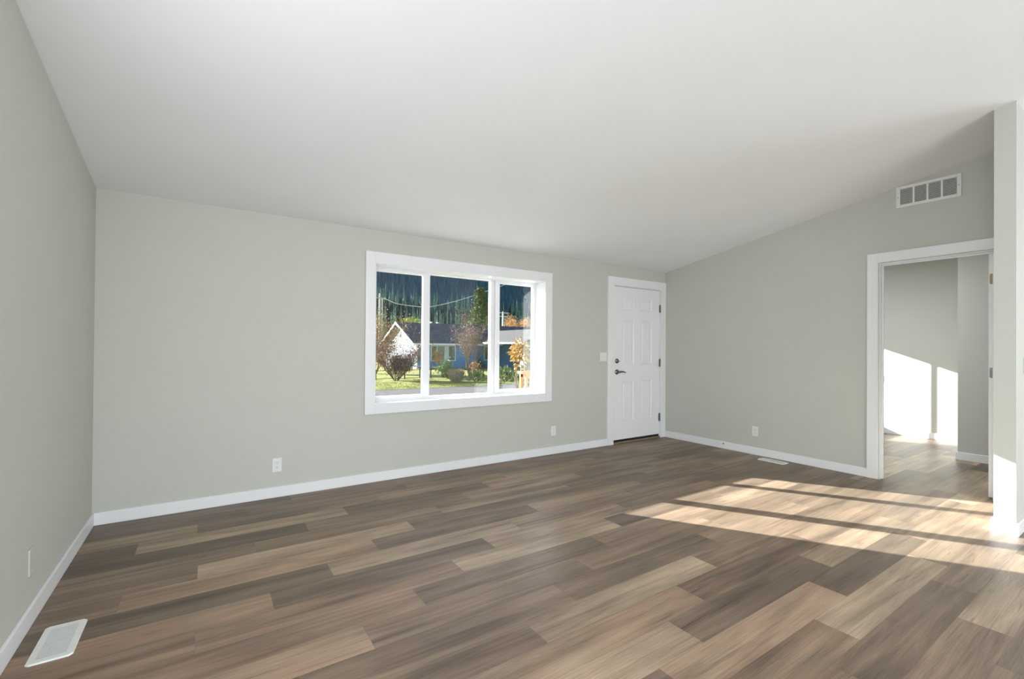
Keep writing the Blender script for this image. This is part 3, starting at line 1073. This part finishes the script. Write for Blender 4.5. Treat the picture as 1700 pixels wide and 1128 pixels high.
mb.add(ub.v, ub.f)
fo = tag(mb.build('hillside_forest', M['needle_hazed']), 'dark blue-green conifer forest covering the hillside', 'forest', kind='stuff')
fo.data.materials.append(M['needle_shaded'])
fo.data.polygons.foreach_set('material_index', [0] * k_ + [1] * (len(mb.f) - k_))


# ---- leafy and bare plants
def branching(seed, base, height, spread, stems, levels, r0, lean=.25, seg=4, fork=3, start=.35):
    """returns list of (points, radii) and list of tips (pos, dir)"""
    rnd = random.Random(seed)
    out, tips = [], []

    def grow(p, d, length, r, lv):
        pts, rr = [p], [r]
        q = p.copy(); dd = d.copy()
        for s in range(seg):
            dd = (dd + Vector((rnd.uniform(-1, 1), rnd.uniform(-1, 1), rnd.uniform(-.3, .7))) * .16).normalized()
            q = q + dd * length / seg
            pts.append(q.copy()); rr.append(r * (1 - .55 * (s + 1) / seg))
        out.append((pts, rr))
        if lv == 0:
            tips.append((pts, dd)); return
        for k in range(fork):
            i = rnd.randint(max(1, int(seg * start)), seg)
            a = rnd.uniform(0, 6.28)
            side = Vector((math.cos(a), math.sin(a), rnd.uniform(.0, .6)))
            nd = (dd + side * rnd.uniform(.35, .8)).normalized()
            grow(pts[i], nd, length * rnd.uniform(.5, .75), rr[i] * .62, lv - 1)
        tips.append((pts, dd))
    for s in range(stems):
        a = 6.28 * s / stems + rnd.uniform(-.5, .5)
        d = Vector((math.cos(a) * lean * spread / height * 2, math.sin(a) * lean * spread / height * 2, 1)).normalized()
        off = Vector((math.cos(a), math.sin(a), 0)) * (.05 * spread if stems > 1 else 0)
        grow(Vector(base) + off, d, height * .55 * rnd.uniform(.85, 1.1), r0 * rnd.uniform(.7, 1), levels)
    return out, tips


def wood_mesh(br, n=4):
    mb = MB()
    for pts, rr in br: mb.tube(pts, rr, n, caps=False)
    return mb


def leaves_on(tips, per, l, w, seed, jitter=.12, hang=0.0):
    rnd = random.Random(seed)
    mb = MB()
    for pts, d in tips:
        for k in range(per):
            t = rnd.uniform(.25, 1) * (len(pts) - 1)
            i = min(int(t), len(pts) - 2)
            p = pts[i].lerp(pts[i + 1], t - i) + Vector((rnd.gauss(0, 1), rnd.gauss(0, 1), rnd.gauss(0, 1))) * jitter
            dd = Vector((rnd.gauss(0, 1), rnd.gauss(0, 1), rnd.gauss(0, .7) - hang))
            s = rnd.uniform(.6, 1.25)
            mb.leaf(p, dd, (rnd.gauss(0, 1), rnd.gauss(0, 1), 1), l * s, w * s)
    return mb


def blob_leaves(c, rx, ry, rz, n, l, w, seed, shell=.55, hang=0.0, lumps=9):
    """leaf clusters filling a lumpy crown"""
    rnd = random.Random(seed)
    mb = MB()
    L = []
    for k in range(lumps):
        v = Vector((rnd.gauss(0, 1), rnd.gauss(0, 1), rnd.gauss(0, 1))).normalized() * rnd.uniform(.3, .75)
        L.append((v, rnd.uniform(.35, .6)))
    for k in range(n):
        v, r = rnd.choice(L)
        u = Vector((rnd.gauss(0, 1), rnd.gauss(0, 1), rnd.gauss(0, 1))).normalized()
        p = v + u * r * rnd.uniform(shell, 1)
        q = Vector((c[0] + p.x * rx, c[1] + p.y * ry, c[2] + p.z * rz))
        s = rnd.uniform(.6, 1.3)
        mb.leaf(q, (u.x + rnd.gauss(0, .5), u.y + rnd.gauss(0, .5), u.z + rnd.gauss(0, .5) - hang), (rnd.gauss(0, .5), rnd.gauss(0, .5), 1), l * s, w * s)
    return mb


def plant_thing(name, label, cat, base, group=None):
    return thing(name, label, cat, base, 0, group)


# big reddish bush in front of the neighbour's gable
base = (9.45, 20.6, G)
root = plant_thing('leafless_shrub', 'large reddish-brown bare shrub on the lawn before the white gable', 'bush', base)
br, tips = branching(21, (0, 0, 0), 2.75, 2.0, 22, 2, .026, lean=.55, fork=5)
wood_mesh(br, 3).build('branches', M['twig'], root)
leaves_on(tips, 9, .075, .04, 5, .12).build('leaves', M['leaf_red'], root)
blob_leaves((.22, 0, .86), .80, .8, .90, 3800, .09, .05, 8, .2).build('inner_leaves', M['leaf_dark'], root)

base = (10.35, 27.5, G)
root = plant_thing('autumn_shrub', 'tall tan autumn shrub behind the reddish bush, at the pole', 'bush', base)
br, tips = branching(33, (0, 0, 0), 4.4, 2.6, 16, 2, .04, lean=.4, fork=5)
wood_mesh(br, 3).build('branches', M['orange_twig'], root)
leaves_on(tips, 12, .11, .06, 6, .2).build('leaves', M['leaf_tan'], root)

# bare multi-stemmed tree in the middle
base = (14.05, 20.4, G)
root = plant_thing('bare_tree', 'multi-stemmed tree with sparse brown leaves before the blue house', 'tree', base)
br, tips = branching(47, (0, 0, 0), 3.15, 1.3, 6, 3, .080, lean=.40, fork=4, start=.5)
wood_mesh(br, 5).build('branches', M['bark'], root)
leaves_on(tips, 7, .075, .04, 9, .16).build('leaves', M['leaf_brown'], root)

base = (12.62, 20.5, G)
root = plant_thing('round_shrub', 'leafy green and yellow shrub at the foot of the bare tree', 'bush', base)
br, tips = branching(51, (0, 0, 0), 1.1, .9, 9, 1, .02, lean=.5)
wood_mesh(br, 3).build('branches', M['twig'], root)
blob_leaves((0, 0, .72), .95, .62, .62, 900, .14, .08, 4, .3).build('leaves', M['leaf_green'], root)

base = (13.55, 18.9, G)
root = plant_thing('autumn_shrub', 'small orange-brown shrub against the bare tree trunk', 'bush', base)
br, tips = branching(57, (0, 0, 0), 1.0, .9, 9, 1, .02, lean=.6)
wood_mesh(br, 3).build('branches', M['twig'], root)
blob_leaves((0, 0, .58), .50, .42, .52, 420, .13, .07, 6, .3).build('leaves', M['leaf_tan'], root)

base = (12.10, 18.5, G)
root = plant_thing('grass_clump', 'clump of dry tan grass beside the dark fence post', 'grass', base)
mb = MB(); r2 = random.Random(5)
for k in range(420):
    a = r2.random() * 6.28; q = r2.random() ** .5 * .34
    p = Vector((q * math.cos(a), q * .7 * math.sin(a), 0)); t = p * r2.uniform(.2, .6) + Vector((r2.uniform(-.1, .1), r2.uniform(-.1, .1), r2.uniform(.4, .75)))
    mb.leaf(p, t, (r2.gauss(0, 1), r2.gauss(0, 1), 0), t.length, .03)
mb.build('blades', M['dry'], root)

base = (17.0, 31.6, G)
root = plant_thing('autumn_shrub', 'orange shrub at the left corner of the blue house', 'bush', base)
br, tips = branching(61, (0, 0, 0), 1.5, 1.0, 7, 1, .02, lean=.5)
wood_mesh(br, 3).build('branches', M['twig'], root)
blob_leaves((0, 0, .95), .60, .6, .60, 360, .16, .09, 6, .3).build('leaves', M['leaf_orange'], root)

# yellow-leaved small tree near the porch
base = (9.80, 9.0, G)
root = plant_thing('yellow_leaved_tree', 'small tree with large yellow leaves behind the wooden porch railing', 'tree', base)
br, tips = branching(71, (0, 0, 0), 1.9, .9, 2, 2, .030, lean=.25, fork=4)
wood_mesh(br, 4).build('branches', M['bark'], root)
blob_leaves((.02, 0, 1.72), .52, .50, .46, 560, .13, .095, 12, .45, .25, 13).build('leaves', M['leaf_yellow'], root)

r2 = random.Random(15)
for k, (x, y, hgt, lab) in enumerate(((13.75, 16.3, .95, 'broad-leaved evergreen shrub left of the porch railing'),
                                     (12.85, 17.6, .70, 'spiky green shrub in front of the bare tree and the small orange-brown shrub'),
                                     (15.6, 18.2, .65, 'low green shrub behind the yellow tree, right of the evergreen shrub'),
                                     (20.3, 30.6, .9, 'dark clipped shrub under the small window of the blue house'))):
    root = plant_thing('evergreen_shrub', lab, 'bush', (x, y, G))
    br, tips = branching(80 + k, (0, 0, 0), hgt, hgt, 8, 1, .014, lean=.7)
    wood_mesh(br, 3).build('branches', M['twig'], root)
    mb = MB()
    for j in range(300):
        a = r2.random() * 6.28; e = r2.uniform(.1, 1.4)
        d = Vector((math.cos(a) * math.cos(e), math.sin(a) * math.cos(e), math.sin(e)))
        p = d * hgt * r2.uniform(.35, .85); mb.leaf(p, d + Vector((0, 0, .4)), (r2.gauss(0, 1), r2.gauss(0, 1), 1), .24 * hgt, .07 * hgt)
    mb.build('leaves', M['leaf_dark'] if k == 3 else M['leaf_green'], root)

# tall dark pine behind the house
base = (34.4, 55, G)
root = plant_thing('pine_tree', 'tall dark green pine rising behind the blue house roof', 'tree', base)
mb = MB(); r2 = random.Random(77); tr = MB()
Hh = 10.4
tr.tube([(0, 0, 0), (0, 0, Hh * .97)], [.28, .04], 8)
limbs = MB()
for k in range(95):
    f = .16 + .84 * (k / 95) ** .9
    z = f * Hh
    R = 3.35 * (1 - f) ** .78 * r2.uniform(.75, 1.1) + .10
    a = k * 2.4 + r2.uniform(-.3, .3)
    tip = Vector((R * math.cos(a), R * math.sin(a), z + R * .12))
    limbs.tube([(0, 0, z - R * .1), tuple(tip)], [.05, .015], 4)
    for j in range(26):
        t = r2.uniform(.35, 1.05)
        p = Vector((0, 0, z - R * .1)).lerp(tip, t) + Vector((r2.gauss(0, 1), r2.gauss(0, 1), r2.gauss(0, .7))) * .22
        d = tip.normalized() * .6 + Vector((r2.gauss(0, 1), r2.gauss(0, 1), r2.gauss(.6, .7)))
        mb.leaf(p, d, (r2.gauss(0, 1), r2.gauss(0, 1), 1), r2.uniform(.35, .6), .17)
mb.build('needles', M['pine'], root)
limbs.build('limbs', M['bark'], root)
tr.build('trunk', M['bark'], root)


def crown_tree(name, label, base, h, cz, r, n, mat, seed, leafsize, squash=.8):
    root = plant_thing(name, label, 'tree', base)
    br, tips = branching(seed, (0, 0, 0), h * .8, r, 3, 2, .14, lean=.3)
    wood_mesh(br, 4).build('branches', M['bark'], root)
    blob_leaves((0, 0, cz), r, r, r * squash, n, leafsize, leafsize * .6, seed, .4, 0, 16).build('leaves', mat, root)
    return root


crown_tree('leafy_tree', 'rounded lime green treetop peeking over the left roof', (21.3, 48, G), 5.2, 4.25, 1.65, 2200, M['leaf_lime'], 91, .24)
for k, (x, y, h, r, lab) in enumerate(((43.6, 60, 7.4, 1.8, 'tallest orange autumn tree beside the far pole'),
                                      (46.9, 61, 6.9, 1.6, 'orange autumn tree right of the tallest one'),
                                      (49.8, 62, 7.1, 1.7, 'orange autumn tree at the right end of the row'))):
    t = crown_tree('autumn_tree', lab, (x, y, G), h, h - r * 1.1, r, 1600, M['leaf_orange'], 100 + k, .26, 1.25)
    t['group'] = 'orange autumn trees behind the garage'

# ---- the neighbour's house
root = thing('blue_house', 'low blue house with dark roof and white gable across the street', 'house', (20, 36, G))
HX0, HX1, HY0, HY1 = 15.6, 37.0, 33.0, 41.0
EZ, RZ, RY, OV = 1.62, 3.40, 37.0, .45


def part(mb, nm, mat, par=None):
    o = mb.build(nm, mat)
    if par is None: return wire(o, root)
    o.parent = par
    o.matrix_parent_inverse = par.matrix_parent_inverse.copy() if par.parent is None else Matrix()
    return o


part(MB().box(HX0 + .06, HY0, G, HX1, HY0 + .15, EZ + .1), 'front_wall', M['blue'])
part(MB().prism([(HY0, G), (HY1, G), (HY1, EZ), (RY, RZ - .12), (HY0, EZ)], 'x', HX0, HX0 + .15), 'gable_wall', M['pale'])
part(MB().box(HX0, HY1 - .15, G, HX1, HY1, EZ), 'back_wall', M['blue'])
part(MB().prism([(HY0, G), (HY1, G), (HY1, EZ), (RY, RZ - .12), (HY0, EZ)], 'x', HX1 - .15, HX1), 'end_wall', M['blue'])
sl = (RZ - EZ) / (RY - HY0)
ez = EZ - OV * sl
gx = HX0 - .48
part(MB().prism([(HY0 - OV, ez), (RY, RZ), (HY1 + OV, ez), (HY1 + OV, ez + .12), (RY, RZ + .13), (HY0 - OV, ez + .12)], 'x', gx + .03, HX1 + .5), 'roof', M['roof'])
part(MB().prism([(HY0 - OV, ez - .05), (RY, RZ - .07), (HY1 + OV, ez - .05), (HY1 + OV, ez + .13), (RY, RZ + .14), (HY0 - OV, ez + .13)], 'x', gx, gx + .045), 'bargeboard', M['white_paint'])
part(MB().box(gx, HY0 - OV - .10, ez - .02, HX1 + .5, HY0 - OV, ez + .12), 'gutter', M['white_paint'])
part(MB().tube([(HX0 + .25, HY0 - OV - .05, ez), (HX0 + .22, HY0 - OV + .02, ez - .12), (HX0 + .02, HY0 - .08, ez - .42), (HX0 + .02, HY0 - .08, G + .1)], .05, 6), 'downspout', M['white_paint'])
part(MB().box(HX0 - .03, HY0 - .03, G, HX0 + .14, HY0, EZ), 'corner_board', M['white_paint'])
mb = MB()
for k in range(2):
    a = -.09 + .18 * k
    mb.box(HX0 - .02, RY - .16 + .18 * k, 2.1, HX0 + .01, RY - .03 + .18 * k, 2.55)
part(mb, 'gable_vent', M['slot'])


def house_window(x0, x1, z0, z1, bars, curtains):
    mb = MB(); t = .07; y = HY0
    mb.box(x0 - t, y - .05, z0 - t, x0, y + .02, z1 + t); mb.box(x1, y - .05, z0 - t, x1 + t, y + .02, z1 + t)
    mb.box(x0, y - .05, z1, x1, y + .02, z1 + t); mb.box(x0, y - .05, z0 - t, x1, y + .02, z0)
    for b_ in bars: mb.box(b_ - .03, y - .045, z0, b_ + .03, y + .02, z1)
    fr = part(mb, 'window', M['white_paint'])
    g = MB().box(x0, y - .012, z0, x1, y - .006, z1).build('pane', M['house_glass']); g.parent = fr
    for (a, b_, mt) in curtains:
        cm = MB(); n = 12
        for k in range(n):
            u0, u1 = a + (b_ - a) * k / n, a + (b_ - a) * (k + 1) / n
            d0, d1 = (.0, .012) if k % 2 == 0 else (.012, .0)
            cm.add([(u0, y - .020 - d0, z0), (u1, y - .020 - d1, z0), (u1, y - .020 - d1, z1), (u0, y - .020 - d0, z1)], [(0, 1, 2, 3)])
        q = cm.build('curtain', M[mt]); q.parent = fr
    return fr


house_window(16.98, 19.25, .06, 1.30, (17.50, 18.60), ((17.0, 17.42, 'curtain_dark'), (18.22, 18.56, 'curtain'), (18.66, 19.0, 'curtain_dark')))
house_window(22.35, 23.5, .08, 1.28, (), ((22.4, 22.75, 'curtain_dark'),))
for px in (20.35,):
    part(MB().box(px, HY0 - .02, G, px + .08, HY0, 1.35), 'trim_board', M['white_paint'])
for x, y in ((18.95, 37.6), (19.75, 37.9)):
    mb = MB().cyl((x, y, 3.0), (x, y, 3.62), .09, 8)
    mb.cyl((x, y, 3.60), (x, y, 3.70), .14, 8)
    part(mb, 'roof_vent', M['white_paint'])

# the wing that comes towards the street at the right: its left roof slope catches the sun
WX, WEZ, WRX, WRZ, WY = 22.35, 1.66, 25.2, 2.92, 26.2
k_ = (WRZ - WEZ) / (WRX - (WX - .45))
yr = 33 - .45 + (WRZ - 1.42) / sl
mb = MB()
a = [(WX - .45, WY, WEZ), (WRX, WY, WRZ), (WRX, yr + .3, WRZ), (WX - .45, 33.15, WEZ)]
mb.add(a + [(p, q, r - .10) for p, q, r in a], [(0, 1, 2, 3), (7, 6, 5, 4), (0, 4, 5, 1), (1, 5, 6, 2), (2, 6, 7, 3), (3, 7, 4, 0)])
a = [(WRX, WY, WRZ), (2 * WRX - WX + .45, WY, WEZ), (2 * WRX - WX + .45, 33.15, WEZ), (WRX, yr + .3, WRZ)]
mb.add(a + [(p, q, r - .10) for p, q, r in a], [(0, 1, 2, 3), (7, 6, 5, 4), (0, 4, 5, 1), (1, 5, 6, 2), (2, 6, 7, 3), (3, 7, 4, 0)])
part(mb, 'wing_roof', M['roof_light'])
part(MB().box(WX - .55, WY, WEZ - .10, WX - .45, 32.5, WEZ + .03), 'wing_gutter', M['white_paint'])
part(MB().box(24.0, WY + .5, G, 24.15, 33.0, 2.30), 'wing_wall', M['blue'])
part(MB().box(WX, WY + .3, G, WX + .12, WY + 1.0, WEZ + .06), 'wing_pier', M['pale'])
part(MB().prism([(WX, G), (2 * WRX - WX, G), (2 * WRX - WX, WEZ), (WRX, WRZ - .15), (WX, WEZ)], 'y', WY + .35, WY + .5), 'wing_gable', M['pale'])
part(MB().box(24.0 - .012, 29.2, G, 24.0, 30.2, 1.35), 'porch_door', M['slot'])

# ---- fences
root = thing('wire_fence', 'dark low wire fence along the neighbour lawn', 'fence', (14, 21.6, G))
xs = [8.6, 10.3, 11.93, 12.80, 13.9, 15.6, 17.3, 19.0]
for k, x in enumerate(xs):
    part(MB().cyl((x, 21.6, G), (x, 21.6, [-.08, -.08, .28, .02, -.06, -.1, -.12, -.1][k]), .045, 8), 'post', M['fence_metal'])
mb = MB()
for k in range(len(xs) - 1):
    for z in (-.14, -.60):
        mb.cyl((xs[k], 21.6, z), (xs[k + 1], 21.6, z), .016, 6)
part(mb, 'rails', M['fence_metal'])
mb = MB()
x = 8.6
while x < 19.0:
    mb.box(x - .003, 21.597, -.60, x + .003, 21.603, -.14); x += .10
part(mb, 'wire_mesh', M['fence_metal'])
root = thing('pipe_rail', 'pale sloping pipe rail on dark posts before the blue house', 'fence', (11.4, 21.9, G))
part(MB().cyl((10.95, 22.0, .10), (13.0, 22.0, -.05), .03, 8), 'rail', M['fence_pale'])
for x in (11.4, 12.9):
    part(MB().cyl((x, 22.0, G), (x, 22.0, .03 if x < 12 else -.06), .04, 8), 'post', M['fence_metal'])

# ---- poles and cable
root = thing('utility_pole', 'weathered utility pole above the tan shrub at left', 'pole', (20.95, 60, G))
part(MB().cyl((20.95, 60, G), (20.95, 60, 8.75), .17, 10, .12), 'post', M['pole'])
part(MB().cyl((21.32, 60.05, G), (21.32, 60.05, 8.0), .06, 8), 'conduit', M['conduit'])
part(MB().box(20.3, 59.93, 8.05, 21.75, 60.07, 8.17), 'crossarm', M['pole'])
mb = MB()
pts = []
P0, P1, P2 = Vector((21.4, 60, 8.05)), Vector((28.0, 52.0, 6.55)), None
ctrl = [(20.0, 59.89, 7.65), (21.4, 59.89, 8.05), (23.55, 59.89, 7.42), (27.22, 59.89, 7.18), (28.6, 59.89, 7.28), (33.2, 59.89, 8.52), (38.87, 59.89, 10.55), (42.4, 59.89, 11.93), (47, 59.89, 13.9)]


def catmull(c, n=10):
    c = [Vector(p) for p in c]; out = []
    for i in range(1, len(c) - 2):
        a, b_, d, e = c[i - 1], c[i], c[i + 1], c[i + 2]
        for k in range(n):
            t = k / n
            out.append(.5 * ((2 * b_) + (d - a) * t + (2 * a - 5 * b_ + 4 * d - e) * t * t + (3 * b_ - a - 3 * d + e) * t ** 3))
    out.append(c[-2])
    return out


mb.tube(catmull(ctrl), .042, 6)
tag(mb.build('overhead_cable', M['cable']), 'pale overhead cable sagging between the utility poles', 'cable')
root = thing('utility_pole', 'short far utility pole with crossarms left of the orange trees', 'pole', (38.4, 55, G))
part(MB().cyl((38.4, 55, G), (38.4, 55, 6.75), .13, 10, .10), 'post', M['cable'])
for z in (6.5, 5.95): part(MB().box(37.5, 54.95, z, 39.3, 55.05, z + .10), 'crossarm', M['cable'])

# ---- porch of this house
root = thing('porch_deck', 'wooden porch deck outside the front door', 'deck', (5.4, 1.0, G))
mb = MB()
k = 0
while .28 + k * .145 < 1.64:
    y = .28 + k * .145
    mb.box(4.55, y, -.075, 6.9, y + .138, -.035); k += 1
part(mb, 'deck_boards', M['deck'])
mb = MB().box(4.57, 1.60, -.30, 6.88, 1.64, -.075)
mb.box(4.57, .28, -.30, 4.61, 1.60, -.075)
part(mb, 'skirt_board', M['deck'])
for x in (4.62, 5.65, 6.78):
    part(MB().box(x, 1.49, G, x + .09, 1.58, -.075), 'deck_post', M['deck'])
root = thing('porch_railing', 'orange new-wood porch railing seen at the right window pane', 'railing', (5.6, 1.53, -.035))
part(MB().box(4.600, 1.47, .838, 6.85, 1.61, .880), 'top_rail', M['cedar'])
part(MB().box(4.605, 1.52, .790, 6.84, 1.56, .838), 'upper_rail', M['cedar'])
part(MB().box(4.605, 1.52, .035, 6.84, 1.56, .105), 'bottom_rail', M['cedar'])
for x in (5.62, 6.74):
    part(MB().box(x, 1.50, -.035, x + .09, 1.59, .838), 'railing_post', M['cedar'])
part(MB().box(4.606, 1.520, -.035, 4.642, 1.560, .838), 'baluster', M['cedar'])
x = 4.700
while x < 6.7:
    part(MB().box(x, 1.522, .105, x + .034, 1.558, .790), 'baluster', M['cedar']); x += .098

# short grass standing at the lawn edge across the street
mb = MB(); r2 = random.Random(41)
for k in range(9000):
    y = 15.55 + 5.8 * r2.random() ** 1.3
    x = r2.uniform(.30, .95) * (y + 4.2) + .3
    if any((x - a) ** 2 + (y - b_) ** 2 < 1.1 for a, b_ in ((9.45, 20.6), (14.05, 20.4), (12.62, 20.5), (13.55, 18.9), (12.1, 18.5), (12.85, 17.6), (13.75, 16.3), (15.6, 18.2))): continue
    l = r2.uniform(.03, .08)
    mb.leaf((x, y, G), (r2.gauss(0, .4), r2.gauss(0, .4), 1), (r2.gauss(0, 1), r2.gauss(0, 1), 0), l, .02)
tag(mb.build('grass_tufts', M['grass']), 'short sunlit grass along the lawn edge', 'grass', kind='stuff')
